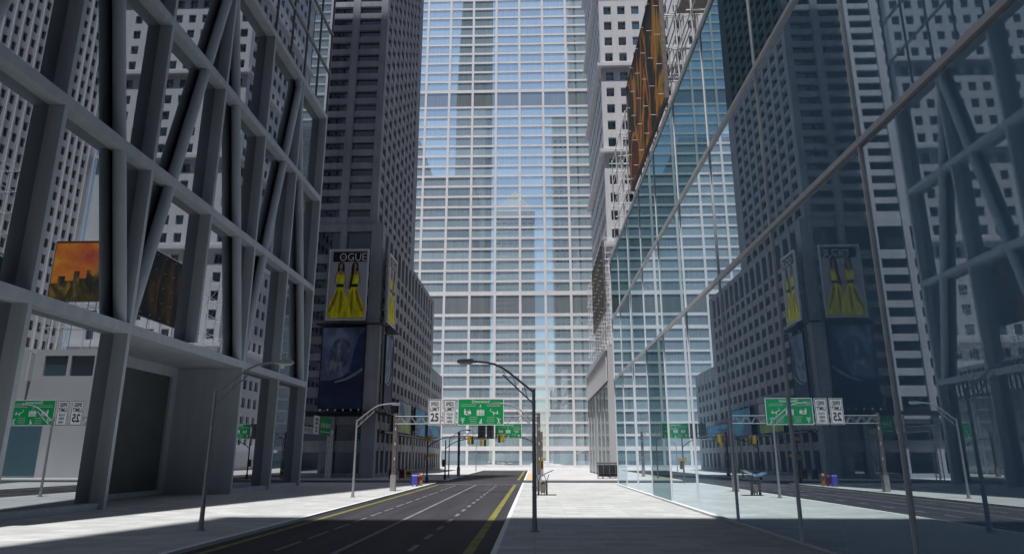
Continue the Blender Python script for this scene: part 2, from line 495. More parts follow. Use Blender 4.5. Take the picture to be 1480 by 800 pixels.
for fy, zt in ((27.2, 1), (46.75, 1), (66.3, 1), (85.1, -1)):
    for sg in ((-1, 1) if zt == 1 else (-1,)):
        t = MB(); ty = fy + sg * 9.75; xx = -29.02
        t.tube([(xx, fy + sg * 0.35, 12.3), (xx, ty, 49.3)], 0.44, 20)
        if ty > 22: t.build('brace', 'frame_concrete', L1)
en = MB()                                                # entrance recess
en.box(-35.2, GX - 0.05, 66.3 - 0.17, 66.3 + 0.16, 0.15, 11.9)
en.box(-35.2, GX - 0.05, 46.8 - 0.17, 46.8 + 0.16, 0.15, 11.9)
en.box(-35.2, GX - 0.1, 46.97, 66.13, 11.92, 12.3)
en.box(-35.2, -34.9, 46.97, 48.0, 0.15, 11.92); en.box(-35.2, -34.9, 65.3, 66.13, 0.15, 11.92)
en.box(-35.2, -34.9, 48.0, 65.3, 11.0, 11.92); en.box(-35.2, -34.9, 48.0, 65.3, 0.15, 0.55)
en.build('entrance_surround', 'frame_concrete', L1)
dr = MB().box(-35.4, -35.15, 48.0, 65.3, 0.55, 11.0)
dr.build('entrance_door', 'dark_panel', L1)
# body behind the glass and the glass tower above
REACH = 142.0  # unseen tower top and sloped roof shaped to end its street shadow here
def RT_(y): return (REACH - y) / 0.262
bd = MB(); bd.box(-47, GX - 0.12, 23.1, 46.6, 0, 48.9); bd.box(-47, GX - 0.12, 66.47, 85.4, 0, 48.9); bd.box(-47, GX - 0.12, 46.6, 66.47, 12.4, 48.9)
bd.box(-47, -35.5, 46.6, 66.47, 0, 12.4); bd.prism([(23.05, 49.62), (85.5, 49.62), (85.5, RT_(85.5)), (23.05, RT_(23.05))], 'x', -47, -28.75)
bd.build('building_body', 'panel_wall', L1)
MB().prism([(23.1, 49.7), (85.45, 49.7), (85.45, RT_(85.45)), (23.1, RT_(23.1))], 'x', -28.72, -28.6).build('curtain_glass', 'curtain_glass', L1)
mu = MB()
z = 56.0
while z < 450: mu.box(-28.6, -28.42, 23.0, min(85.6, REACH - (z + 0.2) * 0.262), z - 0.11, z + 0.11); z += 6.2
for k in range(14):
    yy = 23.1 + k * 4.8; mu.box(-28.6, -28.46, yy - 0.05, yy + 0.05, 49.62, RT_(yy + 0.1))
mu.build('mullion', 'galvanised', L1)
MB().prism([(22.9, RT_(22.9) + 0.2), (85.7, RT_(85.7) + 0.2), (85.7, RT_(85.7) + 1.2), (22.9, RT_(22.9) + 1.2)], 'x', -47.2, -28.4).build('roof', 'roof_felt', L1)  # unseen sloped roof, shaped for the tower's street shadow

# ================================================================== RIGHT GLASS BUILDING
RX = 10.4
R1 = empty('glass_building', (34, 42, 0), 'low glass building with pale diagonal-running rails and mullions mirroring the street on the right', 'building')
mull = [88.6, 80.2, 71.6, 63.0, 54.4, 45.8, 37.2, 28.6, 20.2, 11.6, 3.0, -5.0]
rl = [0.17, 13.1, 20.9, 28.9]
pw = [0.17, 13.1, 20.9, 28.9]
for i in range(len(mull) - 1):
    for k in range(3):
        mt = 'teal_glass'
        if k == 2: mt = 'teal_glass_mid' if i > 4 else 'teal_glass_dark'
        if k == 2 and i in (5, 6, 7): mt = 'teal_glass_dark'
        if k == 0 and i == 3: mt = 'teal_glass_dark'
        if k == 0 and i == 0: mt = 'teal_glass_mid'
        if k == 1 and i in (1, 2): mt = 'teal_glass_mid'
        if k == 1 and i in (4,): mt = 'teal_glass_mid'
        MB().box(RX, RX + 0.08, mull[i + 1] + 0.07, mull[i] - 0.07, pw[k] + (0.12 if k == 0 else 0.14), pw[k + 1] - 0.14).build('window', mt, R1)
for i, yy in enumerate(mull):
    MB().box(RX - 0.07, RX + 0.1, yy - 0.045, yy + 0.045, 0.29, 28.7).build('mullion', 'mullion_metal', R1)
for z in rl[1:]:
    MB().box(RX - 0.13, RX + 0.1, -5, 88.7, z - 0.10, z + 0.10).build('rail', 'mullion_metal', R1)
MB().box(RX - 0.16, RX + 0.1, -5, 88.7, 0.152, 0.29).build('sill', 'kerb_stone', R1)
MB().box(RX + 0.12, 56, -5, 88.55, 0.15, 28.85).build('building_body', 'panel_wall', R1)
MB().box(RX + 0.1, 56.2, -5.2, 88.7, 29.04, 29.3).build('roof', 'roof_felt', R1)

# ================================================================== DARK TOWER, LEFT FAR
L2 = Building('office_tower', (-48, 140, 0), 'dark grey tower with gridded windows and stepped podium on the far left corner')
XT, YT = -28.7, 118.6
fl = []
z = 46.6
while z < 130: fl.append((z, z + 1.55)); z += 2.72
cl = []
u = XT - 1.35
while u > -74: cl.append((u - 4.3, u)); u -= 5.75
L2.face('-y', YT, -76, XT, 45.0, 136, cl, fl, 0.9, 'dark_window', back=0.25)
L2.face('+x', XT, YT + 0.9, 158, 45.0, 136, cells(YT + 0.9, 158, 4.3, 2.7), [(a, a + 1.75) for a, b in fl], 0.8, 'dark_window', back=0.06)
L2.core(-76, XT - 0.8, YT + 0.9, 158, 45, 136)
# podium
XP, YP = -27.3, 118.0
lowf = [(0.9, 4.3), (6.2, 8.9), (11.0, 13.4)]
z = 15.2
while z < 38: lowf.append((z, z + 1.7)); z += 2.95
L2.face('-y', YP, -76, XP, 0.15, 45.0, [(-29.4 - 5.75 * k - 4.6, -29.4 - 5.75 * k) for k in range(8)], lowf + [(39.2, 43.6)], 0.9, 'dark_window', back=0.3)
lows = [(0.8, 4.6), (6.0, 8.2), (9.6, 11.4)]
z = 12.9
while z < 37.5: lows.append((z, z + 1.7)); z += 2.95
L2.face('+x', XP, YP + 0.9, 184, 0.15, 45.0, cells(YP + 1.7, 184, 4.1, 2.6), lows + [(38.9, 43.9)], 1.0, 'dark_window', back=0.06)
L2.core(-76, XP - 1.0, YP + 0.9, 184, 0.15, 45)
L2.face('+x', XP - 0.3, 184.0, 207, 0.15, 27.0, cells(184.6, 207, 4.1, 2.6), lows[:7], 1.0, 'dark_window', back=0.06)
L2.core(-76, XP - 1.3, 184, 207, 0.15, 27)
L2.finish('grey_concrete', vis=lambda px, py, p: 440 < px < 645)
MB().box(-76.2, XT + 0.2, YT - 0.2, 158.2, 136, 137.5).build('roof', 'roof_felt', L2.root)
MB().box(-28.9, -26.6, 116.2, 117.98, 0.15, 26.2).build('corner_pier', 'grey_concrete', L2.root)
lg = MB()
lg.box(-60, -28.95, 116.6, 117.98, 10.2, 10.9); lg.box(-26.55, -26.0, 121, 192, 7.6, 7.9)
lg.box(-27.28, -26.56, 119, 192, 7.62, 7.88)
lg.build('canopy', 'dark_metal', L2.root)

# ================================================================== FAR GLASS TOWER
FB = Building('slab_tower', (-10, 250, 0), 'very wide pale concrete grid tower with glass bands closing the end of the street')
rows = [(0.9, 5.6)]
zb = 6.4
def run(z, n):
    global rows
    for k in range(n): rows.append((z + 0.66, z + 4.02 - 0.06)); z += 4.05
    return z
z = run(6.35, 10)                # to 46.9
z = 46.9; rows.append((48.0, 51.4)); rows.append((52.4, 59.0)); tall = [(52.4, 59.0)]
z = run(59.8, 18)
rows.append((133.4, 139.2)); tall.append((133.4, 139.2))
run(139.7, 17)
rows = [(a, b) for a, b in rows if not (b > 132.8 and a < 133.3)]
cf = [(-94.8 + 9.03 * k + 0.43, -94.8 + 9.03 * (k + 1) - 0.43) for k in range(19)]
D = 236.0
main = [r for r in rows if r not in tall]
# split by band so that tall floors take the darker glass
FB.face('-y', D, cf[0][0] - 1, cf[-1][1] + 1, 0.15, 212, cf, sorted(rows), 0.38, 'far_glass', back=0.05)
FB.panes = [(p[0], p[1], p[2], p[3], 'far_glass_dark' if p[3] > 5.5 else 'far_glass') for p in FB.panes]
FB.core(cf[0][0] - 1, cf[-1][1] + 1, D + 0.38, 262, 0.15, 212)
FB.finish('far_concrete', vis=lambda px, py, p: 615 < px < 850 and (py > 200))
MB().box(cf[0][0] - 1.2, cf[-1][1] + 1.2, D - 0.2, 262.2, 212, 214).build('roof', 'roof_felt', FB.root)

# ================================================================== WHITE TOWER, RIGHT FAR
XR, YR = 18.9, 165.0
R2 = Building('white_tower', (38, 185, 0), 'white tower with small square windows and projecting ledges behind the glass building')
rw = []; led = []
z = 5.1
k = 0
base = 131.0 - 25.15 * 5
zz = base
while zz < 225:
    if zz > 3: led.append(zz)
    for j in range(5):
        q = zz + 1.4 + 4.85 * j
        if q > 3 and q + 2.7 < 230: rw.append((q, q + 2.6))
    zz += 25.15
R2.face('-y', YR, XR, 57, 0.15, 232, cells(XR + 0.4, 57, 3.82, 2.05), rw, 0.7, 'blue_window')
R2.face('-x', XR, YR + 0.7, 208, 0.15, 232, cells(YR + 1.2, 208, 3.82, 2.05), rw, 0.7, 'blue_window')
R2.face('+y', 208, XR, 57, 0.15, 232, [], [], 0.7, 'blue_window')
R2.core(XR + 0.7, 57, YR + 0.7, 207.3, 0.15, 232)
R2.finish('pale_concrete', vis=lambda px, py, p: px < 915)
for z in led:
    MB().box(XR - 1.1, 57, YR - 1.1, 208.5, z - 0.55, z + 0.35).build('ledge', 'pale_concrete', R2.root)
MB().box(XR - .2, 57, YR - .2, 208.2, 232, 233).build('roof', 'roof_felt', R2.root)

# podium of the right far corner
PX, PY = 12.8, 118.2
R2P = Building('corner_podium', (34, 140, 0), 'low pale corner building with finned cornice band and glazed ground floor beside the bus shelter')
R2P.face('-y', PY, PX, 70, 0.15, 22, [(18.6, 22.8), (23.4, 27.6)], [(17.3, 20.9)], 0.5, 'blue_window')
R2P.core(PX + 0.5, 70, PY + 0.5, 163.5, 0.15, 22)
R2P.core(PX, PX + 0.5, 163.0, 163.5, 0.15, 22)
R2P.finish('panel_wall', limit=10)
for k in range(6):
    a = PY + 0.6 + k * 7.4
    MB().box(PX + 0.02, PX + 0.1, a, a + 7.1, 0.4, 15.8).build('shop_window', 'shop_glass', R2P.root)
ps = MB()
for k in range(7): ps.box(PX - 0.1, PX + 0.4, PY + 0.31 + k * 7.4, PY + 0.59 + k * 7.4, 0.15, 15.9)
ps.build('pilaster', 'pale_concrete', R2P.root)
for k in range(30):
    a = PY + 0.2 + k * 1.5; fn = MB()
    fn.box(PX - 0.32, PX - 0.1, a, a + 0.6, 16.2, 21.4); fn.build('cornice_fin', 'white_metal', R2P.root)
for k in range(18):
    a = 29.5 + k * 2.2; fn = MB()
    fn.box(a, a + 0.4, PY - 0.9, PY - 0.05, 16.4, 21.4); fn.build('cornice_fin', 'white_metal', R2P.root)
cn = MB(); cn.box(PX - 0.4, PX - 0.02, PY - 0.1, 163.5, 21.4, 22.2); cn.box(PX + 0.0, PX + 0.3, PY + 0.7, 163, 15.9, 21.4, 1)
cn.build('cornice', ['white_metal', 'dark_panel'], R2P.root)
MB().box(26, 69, PY - 0.12, PY - 0.02, 0.3, 10.0).build('shopfront', 'teal_glass_dark', R2P.root)

# finned tower seen in reflections
R3 = Building('finned_tower', (75, 140, 0), 'narrow-windowed tower with thin vertical ribs reflected in the left building glass')
r3 = []
z = 24.0
while z < 215: r3.append((z, z + 2.3)); z += 4.0
R3.face('-x', 57.6, 112, 164, 0.15, 220, cells(112.5, 164, 2.6, 1.3), r3, 0.6, 'dark_window')
R3.face('-y', 112, 58.2, 95, 0.15, 220, cells(59, 95, 2.6, 1.3), r3, 0.6, 'dark_window')
R3.core(58.2, 95, 112.6, 164, 0.15, 220)
R3.finish('far_concrete', limit=0)
rb = MB()
for k in range(21): rb.box(57.3, 57.59, 112.35 + k * 2.6, 112.6 + k * 2.6, 23, 220)
rb.build('rib', 'white_metal', R3.root)

# ================================================================== TOWERS BEHIND THE CAMERA
PT = Building('pyramid_tower', (-13.5, -22, 0), 'tower with pyramid roof behind the viewpoint, reflected in the far glass facade')
pr_ = []
z = 6.0
while z < 176: pr_.append((z, z + 1.7)); z += 3.9
PT.face('+y', -6.0, -28, 1.5, 0.15, 180, cells(-28, 1.5, 4.9, 4.2), pr_, 0.6, 'blue_window')
PT.core(-28, 1.5, -38, -6.6, 0.15, 180)
PT.finish('far_concrete', limit=0)
cx_, cy_ = -13.2, -22
MB().add([(-28.4, -38.4, 180), (1.9, -38.4, 180), (1.9, -5.6, 180), (-28.4, -5.6, 180), (cx_, cy_, 203)],
         [(0, 1, 4), (1, 2, 4), (2, 3, 4), (3, 0, 4), (3, 2, 1, 0)]).build('roof', 'shop_glass', PT.root)
RB = Building('rear_tower', (36, -35, 0), 'broad white tower behind the viewpoint, reflected at the right of the far facade')
rr = []
z = 8.0
while z < 255: rr.append((z, z + 2.4)); z += 4.6
RB.face('+y', -12, 16, 56, 0.15, 260, cells(16.4, 56, 3.9, 2.2), rr, 0.6, 'blue_window')
RB.core(16, 56, -60, -12.6, 0.15, 260)
RB.finish('pale_concrete', limit=0)

for nm, lb, x0, x1, y0, y1, h in (  # unseen towers added to cut skylight and deepen the street's shade
        ('sky_blocker', 'unseen east side tower added to block skylight', 62, 110, -70, 92, 190),
        ('sky_blocker', 'unseen west side tower behind the braced building, added to block skylight', -120, -68, -30, 92, 190)):
    B_ = Building(nm, ((x0 + x1) / 2, (y0 + y1) / 2, 0), lb)
    rws = [(6 + 4.4 * k, 8.4 + 4.4 * k) for k in range(int((h - 10) / 4.4))]
    B_.face('-x' if x0 > 0 else '+x', x0 if x0 > 0 else x1, y0, y1, 0.15, h, cells(y0 + 1, y1, 4.2, 2.4), rws, 0.5, 'blue_window')
    B_.core(x0 + (0.5 if x0 > 0 else 0), x1 - (0 if x0 > 0 else 0.5), y0, y1, 0.15, h)
    B_.finish('grey_concrete', limit=0)

# ================================================================== STREET LAMPS
def make_lamp():
    root = empty('street_lamp', (0, 0, 0))
    b = MB(); b.tube([(0, 0, 0), (0, 0, 6.45)], 0.115, 14, r1=0.075); b.tube([(0, 0, 6.45), (0, 0, 6.56)], 0.085, 14)
    b.tube([(0, 0, 1.9), (0, 0, 2.0)], 0.115, 14)
    b.build('pole', 'galvanised', root)
    b = MB(); b.tube([(0, 0, 0), (0, 0, 0.06)], 0.22, 14); b.tube([(0, 0, 0.06), (0, 0, 0.5)], 0.135, 14, r1=0.12); b.build('base', 'galvanised', root)
    b = MB()
    up = [(0, 0, 6.42), (0.75, 0, 7.02), (1.25, 0, 7.42), (1.55, 0, 7.62), (1.9, 0, 7.79), (2.3, 0, 7.88), (2.95, 0, 7.95)]
    b.tube(up, 0.055, 10)
    lo = [(0, 0, 5.85), (1.52, 0, 7.28)]
    b.tube(lo, 0.035, 8)
    for t in (0.2, 0.55, 0.88):
        x = 1.5 * t; zl = 5.85 + 1.43 * t; b.tube([(x, 0, zl), (x + 0.18, 0, zl + 0.72 - 0.42 * t)], 0.02, 6)
    b.build('arm', 'galvanised', root)
    b = MB()
    b.prism([(2.86, 7.88), (3.0, 8.06), (3.7, 8.03), (3.78, 7.95), (3.78, 7.88)], 'y', -0.17, 0.17)
    hd = b.build('lamp_head', 'galvanised', root)
    b = MB(); b.prism([(2.98, 7.88), (3.1, 7.80), (3.62, 7.80), (3.74, 7.88)], 'y', -0.14, 0.14); b.build('lens', 'lamp_lens', hd)
    return root


lp = make_lamp()
lamps = [(-15.8, 33.8, 0, 'nearest street lamp of the left pavement, standing in shade before the braced building'),
         (-15.7, 61.4, 0, 'sunlit street lamp on the left pavement between the shaded lamp and the sign gantry'),
         (-15.6, 90.0, 0, 'street lamp on the left pavement beside the blue mailbox, head behind the speed limit sign'),
         (-14.8, 122.4, 0, 'dark street lamp across the side street in the shade of the grey tower'),
         (-14.5, 176, 0, 'farthest small street lamp on the left of the road end'),
         (0.0, 33.8, math.pi, 'big black silhouetted street lamp closest to the viewer on the right pavement'),
         (0.0, 61.4, math.pi, 'white sunlit street lamp whose head overlaps the green sign'),
         (0.4, 118, math.pi, 'street lamp across the side street on the right, head near the second green sign')]
for i, (x, y, rz, lb) in enumerate(lamps):
    o = lp if i == 0 else copy_tree(lp)
    o.location = (x, y, 0.15); o.rotation_euler = (0, 0, rz); tag(o, lb, 'street lamp', 'street lamps along both pavements')

# ================================================================== GANTRIES AND SIGNS
def make_gantry(loc, label, dead=False):
    X0, X1 = -14.5, 0.47
    root = empty('sign_gantry', (X0, 0, 0.15), label, 'gantry')
    b0 = (X0, 0, 0.15)
    for x, nm in ((X0, 0), (X1, 1)):
        b = MB(); b.box(x - 0.2, x + 0.2, -0.2, 0.2, 1.7, 7.95); p = b.build('post', 'brown_metal', root)
        b = MB()
        for z in (3.2, 4.7, 6.2): b.box(x + 0.02, x + 0.10, -0.225, -0.2, z, z + 0.28)
        b.build('reflector', 'white_metal', p)
        MB().box(x - 0.27, x + 0.27, -0.3, 0.3, 0.15, 1.75).build('base_box', 'grey_plate', root)
    b = MB()
    for yy in (-0.18, 0.18):
        for z in (6.85, 7.62): b.tube([(X0, yy, z), (X1, yy, z)], 0.05, 8)
        n = 14; st = (X1 - X0) / n
        for k in range(n):
            xa = X0 + k * st
            b.tube([(xa, yy, 6.85), (xa + st / 2, yy, 7.62)], 0.028, 6); b.tube([(xa + st / 2, yy, 7.62), (xa + st, yy, 6.85)], 0.028, 6)
    b.build('truss', 'galvanised', root)
    root.location = (X0 + loc[0], loc[1], 0.15)
    return root


make_gantry((0, 72.8), 'steel sign gantry spanning the near road with grey base boxes on both pavements')
make_gantry((0.9, 127.0), 'farther sign gantry over the road beyond the side street, in tower shade')


def speed_sign(x0, x1, z0, z1, lines, label, loc, group, pm='sign_white'):
    cx = (x0 + x1) / 2
    root = empty('speed_limit_sign', (cx, 0, z0), label, 'road sign', group)
    MB().box(x0, x1, -0.33, -0.27, z0, z1).build('panel', pm, root)
    b = MB(); t = 0.05
    b.box(x0 + 0.06, x1 - 0.06, -0.338, -0.331, z0 + 0.06, z0 + 0.06 + t); b.box(x0 + 0.06, x1 - 0.06, -0.338, -0.331, z1 - 0.06 - t, z1 - 0.06)
    b.box(x0 + 0.06, x0 + 0.06 + t, -0.338, -0.331, z0 + 0.11, z1 - 0.11); b.box(x1 - 0.06 - t, x1 - 0.06, -0.338, -0.331, z0 + 0.11, z1 - 0.11)
    b.build('border', 'sign_black', root)
    b = MB(); b.box(cx - 0.05, cx + 0.05, -0.269, -0.235, z0 + 0.05, z1 - 0.3); b.build('bracket', 'galvanised', root)
    h = z1 - z0; w = x1 - x0
    for (tx, zf, sz, xs, bold) in lines:
        text_mesh('lettering', tx, sz, 'sign_black', root, (cx, -0.335, z0 + zf * h), (R(90), 0, 0), bold, xs=xs)
    root.location = (cx + loc[0], loc[1], z0)
    return root


L25 = [('SPEED', .81, .56, .58, .010), ('LIMIT', .61, .56, .74, .010), ('25', .29, 1.15, .78, .022)]
LYS = [('SPEED', .81, .56, .55, .010), ('LIMIT', .61, .56, .70, .010), ('YOUR', .42, .32, .78, .002), ('SPEED', .28, .32, .70, .002), ('HERE', .14, .32, .78, .002)]


def green_sign(loc, label):
    x0, x1, z0, z1 = -7.95, -3.12, 6.70, 9.42
    cx = (x0 + x1) / 2
    root = empty('direction_sign', (cx, 0, z0), label, 'road sign', 'green overhead signs')
    MB().box(x0, x1, -0.34, -0.27, z0, z1).build('panel', 'sign_green', root)
    b = MB(); t = 0.07; f0, f1 = -0.35, -0.341
    b.box(x0, x1, f0, f1, z0, z0 + t); b.box(x0, x1, f0, f1, z1 - t, z1); b.box(x0, x0 + t, f0, f1, z0 + t, z1 - t); b.box(x1 - t, x1, f0, f1, z0 + t, z1 - t)
    b.build('border', 'sign_white', root)
    text_mesh('lettering', 'Diversions!', 0.42, 'sign_white', root, (cx, -0.345, z1 - 0.31), (R(90), 0, 0), 0.002)
    g = MB()
    W, Hh = x1 - x0, z1 - z0
    def U(u): return x0 + W * u
    def V(v): return z1 - Hh * v
    def poly(pts): g.prism([(U(u), V(v)) for u, v in pts], 'y', -0.352, -0.342)
    def blob(u, v, r, n=10): g.prism([(U(u) + r * math.cos(6.2832 * k / n), V(v) + r * math.sin(6.2832 * k / n)) for k in range(n)], 'y', -0.352, -0.342)
    def stroke(u0, v0, u1, v1, w=0.05):
        a = Vector((U(u0), V(v0))); c = Vector((U(u1), V(v1))); d = (c - a).normalized(); p = Vector((-d.y, d.x)) * w
        g.prism([tuple(a + p), tuple(c + p), tuple(c - p), tuple(a - p)], 'y', -0.352, -0.342)
    # group of people in the middle with a smaller one above
    for u in (.425, .455, .49, .525, .56): 
        blob(u, .415 + abs(u - .49) * .4, .055); stroke(u, .45, u, .55, .065); stroke(u - .006, .54, u - .008, .64, .026); stroke(u + .006, .54, u + .008, .64, .026)
    blob(.49, .235, .05); stroke(.49, .26, .49, .33, .05); stroke(.47, .31, .51, .31, .035)
    # desk workers, seesaw
    blob(.155, .395, .05); stroke(.15, .43, .165, .56, .09); stroke(.14, .58, .20, .58, .07); blob(.255, .43, .05); poly([(.225, .47), (.285, .47), (.29, .61), (.225, .61)])
    stroke(.175, .60, .29, .60, .05); stroke(.19, .46, .23, .53, .03)
    stroke(.70, .47, .86, .57, .035); blob(.715, .405, .05); stroke(.70, .45, .73, .49, .05); blob(.86, .47, .05); stroke(.85, .5, .875, .57, .05); stroke(.78, .53, .78, .62, .045)
    # crossing arms, seated dog, dancer
    stroke(.07, .72, .15, .82, .035); stroke(.15, .72, .07, .82, .035); blob(.11, .85, .09); stroke(.11, .86, .11, .94, .035)
    blob(.515, .77, .045); stroke(.51, .79, .505, .88, .06); stroke(.48, .88, .52, .93, .06); stroke(.475, .86, .475, .94, .03); stroke(.525, .9, .525, .95, .03)
    blob(.885, .755, .05); stroke(.885, .78, .89, .88, .06); stroke(.85, .72, .88, .79, .03); stroke(.89, .80, .93, .76, .03); stroke(.885, .88, .86, .95, .035); stroke(.895, .88, .92, .95, .035)
    # lines of very small print
    rnd = random.Random(3)
    for (u0, u1, vs) in ((.05, .40, (.22, .285)), (.60, .93, (.22, .285)), (.24, .42, (.70, .77, .84, .91)), (.62, .80, (.70, .77, .84, .91))):
        for v in vs:
            u = u0 + rnd.random() * .03
            while u < u1 - .02:
                w = .015 + rnd.random() * .03; stroke(u, v, min(u + w, u1), v, .016); u += w + .008
    g.build('pictograms', 'sign_white', root)
    b = MB()
    for x in (x0 + 0.8, x1 - 0.8): b.box(x - 0.05, x + 0.05, -0.269, -0.235, z0 + 0.05, z1 - 0.4)
    b.build('bracket', 'galvanised', root)
    root.location = (cx + loc[0], loc[1], z0)
    return root


G1 = 'speed limit signs on the near gantry'; G2 = 'speed limit signs on the far gantry'
speed_sign(-11.05, -9.68, 6.71, 9.38, L25, 'white SPEED LIMIT 25 sign on the near gantry, leftmost of its signs', (0, 72.8), G1)
speed_sign(-9.45, -8.15, 6.71, 9.38, LYS, 'white sign reading SPEED LIMIT YOUR SPEED HERE left of the bright green sign', (0, 72.8), G1)
green_sign((0, 72.8), 'bright green Diversions sign with white pictograms on the near gantry')
speed_sign(-11.05, -9.68, 6.71, 9.38, L25, 'left white speed limit sign on the far gantry, shade painted into its panel', (0.9, 127), G2, 'sign_white_shaded')
speed_sign(-9.45, -8.15, 6.71, 9.38, LYS, 'speed limit sign beside the smaller-looking green sign on the far gantry, shade painted into its panel', (0.9, 127), G2, 'sign_white_shaded')
green_sign((0.9, 127), 'dark shaded green sign on the far gantry below the bright one')

# side street gantry running along Y
g3 = empty('sign_gantry', (-33, 105, 0.15), 'white latticed sign gantry in the side street shade below the wave billboard', 'gantry')
for yy in (96.0, 112.6):
    b = MB()
    for dy in (-0.5, 0.5):
        for dx in (-0.25, 0.25): b.tube([(-33 + dx, yy + dy, 0.15), (-33 + dx, yy + dy, 7.7)], 0.06, 6)
    for k in range(8):
        z = 0.5 + k * 0.9
        for dx in (-0.25, 0.25): b.tube([(-33 + dx, yy - 0.5, z), (-33 + dx, yy + 0.5, z + 0.9)], 0.03, 5)
    b.build('post', 'white_metal', g3)
b = MB()
for dx in (-0.3, 0.3):
    for z in (6.9, 7.7): b.tube([(-33 + dx, 95.5, z), (-33 + dx, 113.1, z)], 0.06, 6)
    for k in range(16):
        ya = 95.5 + k * 1.1; b.tube([(-33 + dx, ya, 6.9), (-33 + dx, ya + 0.55, 7.7)], 0.03, 5); b.tube([(-33 + dx, ya + 0.55, 7.7), (-33 + dx, ya + 1.1, 6.9)], 0.03, 5)
b.build('truss', 'white_metal', g3)
gs = empty('direction_sign', (-32.6, 108, 6.8), 'small green sign on the white side street gantry', 'road sign', 'green overhead signs')
MB().box(-32.62, -32.55, 105.2, 110.9, 6.8, 9.5).build('panel', 'sign_green', gs)
b = MB()
for k in range(6):
    yy = 106 + k * 0.8; b.box(-32.548, -32.54, yy, yy + 0.3, 7.9, 8.6); b.box(-32.548, -32.54, yy - .1, yy + 0.45, 7.2, 7.35)
b.build('pictograms', 'sign_white', gs)
gw = empty('speed_limit_sign', (-32.6, 103.6, 6.8), 'white sign left of the small green sign on the side street gantry', 'road sign')
MB().box(-32.62, -32.55, 102.3, 104.9, 6.8, 9.5).build('panel', 'sign_white', gw)
text_mesh('lettering', 'SPEED', 0.55, 'sign_black', gw, (-32.54, 103.6, 8.95), (R(90), 0, R(90)), .01)
text_mesh('lettering', 'LIMIT', 0.55, 'sign_black', gw, (-32.54, 103.6, 8.4), (R(90), 0, R(90)), .01)
text_mesh('lettering', '25', 1.1, 'sign_black', gw, (-32.54, 103.6, 7.5), (R(90), 0, R(90)), .02)

# ================================================================== TRAFFIC SIGNALS
def signal_head(x, y, z, face, root):
    """three-lamp yellow head, face = +1 towards +y, -1 towards the viewer"""
    b = MB(); b.box(x - 0.19, x + 0.19, y - 0.12, y + 0.12, z - 0.55, z + 0.55)
    hd = b.build('signal_head', 'signal_yellow', root)
    b = MB(); v = MB()
    for k in (-0.35, 0, 0.35):
        yy = y + face * 0.13
        b.tube([(x, yy, z + k), (x, yy + face * 0.012, z + k)], 0.12, 12)
        v.prism([(x + 0.15 * math.cos(a), z + k + 0.15 * math.sin(a)) for a in [R(-10 + 20 * j) for j in range(11)]] +
                [(x + 0.135 * math.cos(a), z + k + 0.135 * math.sin(a)) for a in [R(190 - 20 * j) for j in range(11)]], 'y', yy, yy + face * 0.22)
    b.build('lamp', 'sign_black', hd); v.build('visor', 'signal_yellow', hd)


def mast(x, y, reach, heads, label, plates=(), low=()):
    root = empty('traffic_signal', (x, y, 0.15), label, 'traffic light', 'traffic signals at the junction')
    s = 1 if reach > 0 else -1
    b = MB(); b.tube([(x, y, 0.15), (x, y, 6.1)], 0.12, 12, r1=0.09); b.tube([(x, y, 0.15), (x, y, 0.9)], 0.2, 12); b.build('pole', 'dark_metal' if x < -5 else 'brown_metal', root)
    b = MB()
    b.tube([(x, y, 4.8), (x + s * 0.9, y, 5.5), (x + s * 2.0, y, 6.0), (x + s * 3.3, y, 6.25), (x + reach, y, 6.3)], 0.06, 8)
    b.build('mast_arm', 'dark_metal', root)
    for hx, hz, fc in heads: signal_head(x + hx, y, hz, fc, root)
    for px_, pz, w, h in plates:
        MB().box(x + px_ - w / 2, x + px_ + w / 2, y - 0.15, y - 0.12, pz - h / 2, pz + h / 2).build('street_plate', 'signal_yellow', root)
    for hz, w in low:
        signal_head(x + w, y, hz, -1, root)
    return root


mast(-14.5, 95.6, 5.9, [(5.6, 5.75, 1), (6.1, 5.75, -1)], 'dark mast-arm traffic signal on the near left corner, heads hanging below the truss', [(-0.1, 5.9, .9, .55), (-0.2, 3.4, .6, .5), (0.5, 3.7, 1.5, .3)])
mast(0.75, 95.8, -5.6, [(-5.0, 5.95, 1), (-5.5, 5.95, -1)], 'right corner traffic signal with yellow heads in front of the dark green sign', [(-0.2, 3.2, .5, .5), (.5, 3.2, .5, .3)], low=[(2.5, .3)])
mast(-13.9, 110.2, 6.4, [(5.6, 5.7, 1), (6.2, 5.7, -1)], 'mast-arm traffic signal across the side street on the left, black arm', [], low=[(2.6, -.3)])

# ================================================================== SMALL STREET THINGS
def newsbox(x, y, w, h, mat, label, nm='newspaper_box', cat='newspaper box', top=None):
    root = empty(nm, (x, y, 0.15), label, cat, 'boxes on the pavement')
    b = MB()
    prof = [(-0.25, 0.15), (0.25, 0.15), (0.25, h * 0.8)] + [(0.25 * math.cos(R(a)), h * 0.8 + 0.2 * h * math.sin(R(a))) for a in range(15, 180, 15)] + [(-0.25, h * 0.8)]
    b.prism([(y + p, 0.15 + z) for p, z in prof], 'x', x - w / 2, x + w / 2)
    b.build('body', mat, root)
    l = MB()
    for sx in (-1, 1):
        for sy in (-1, 1): l.box(x + sx * (w / 2 - 0.06) - 0.03, x + sx * (w / 2 - 0.06) + 0.03, y + sy * 0.18 - 0.03, y + sy * 0.18 + 0.03, 0.15, 0.31)
    l.build('legs', 'dark_metal', root)
    MB().box(x - w * 0.32, x + w * 0.32, y - 0.27, y - 0.25, 0.15 + h * 0.5, 0.15 + h * 0.74).build('door', top or 'dark_metal', root)


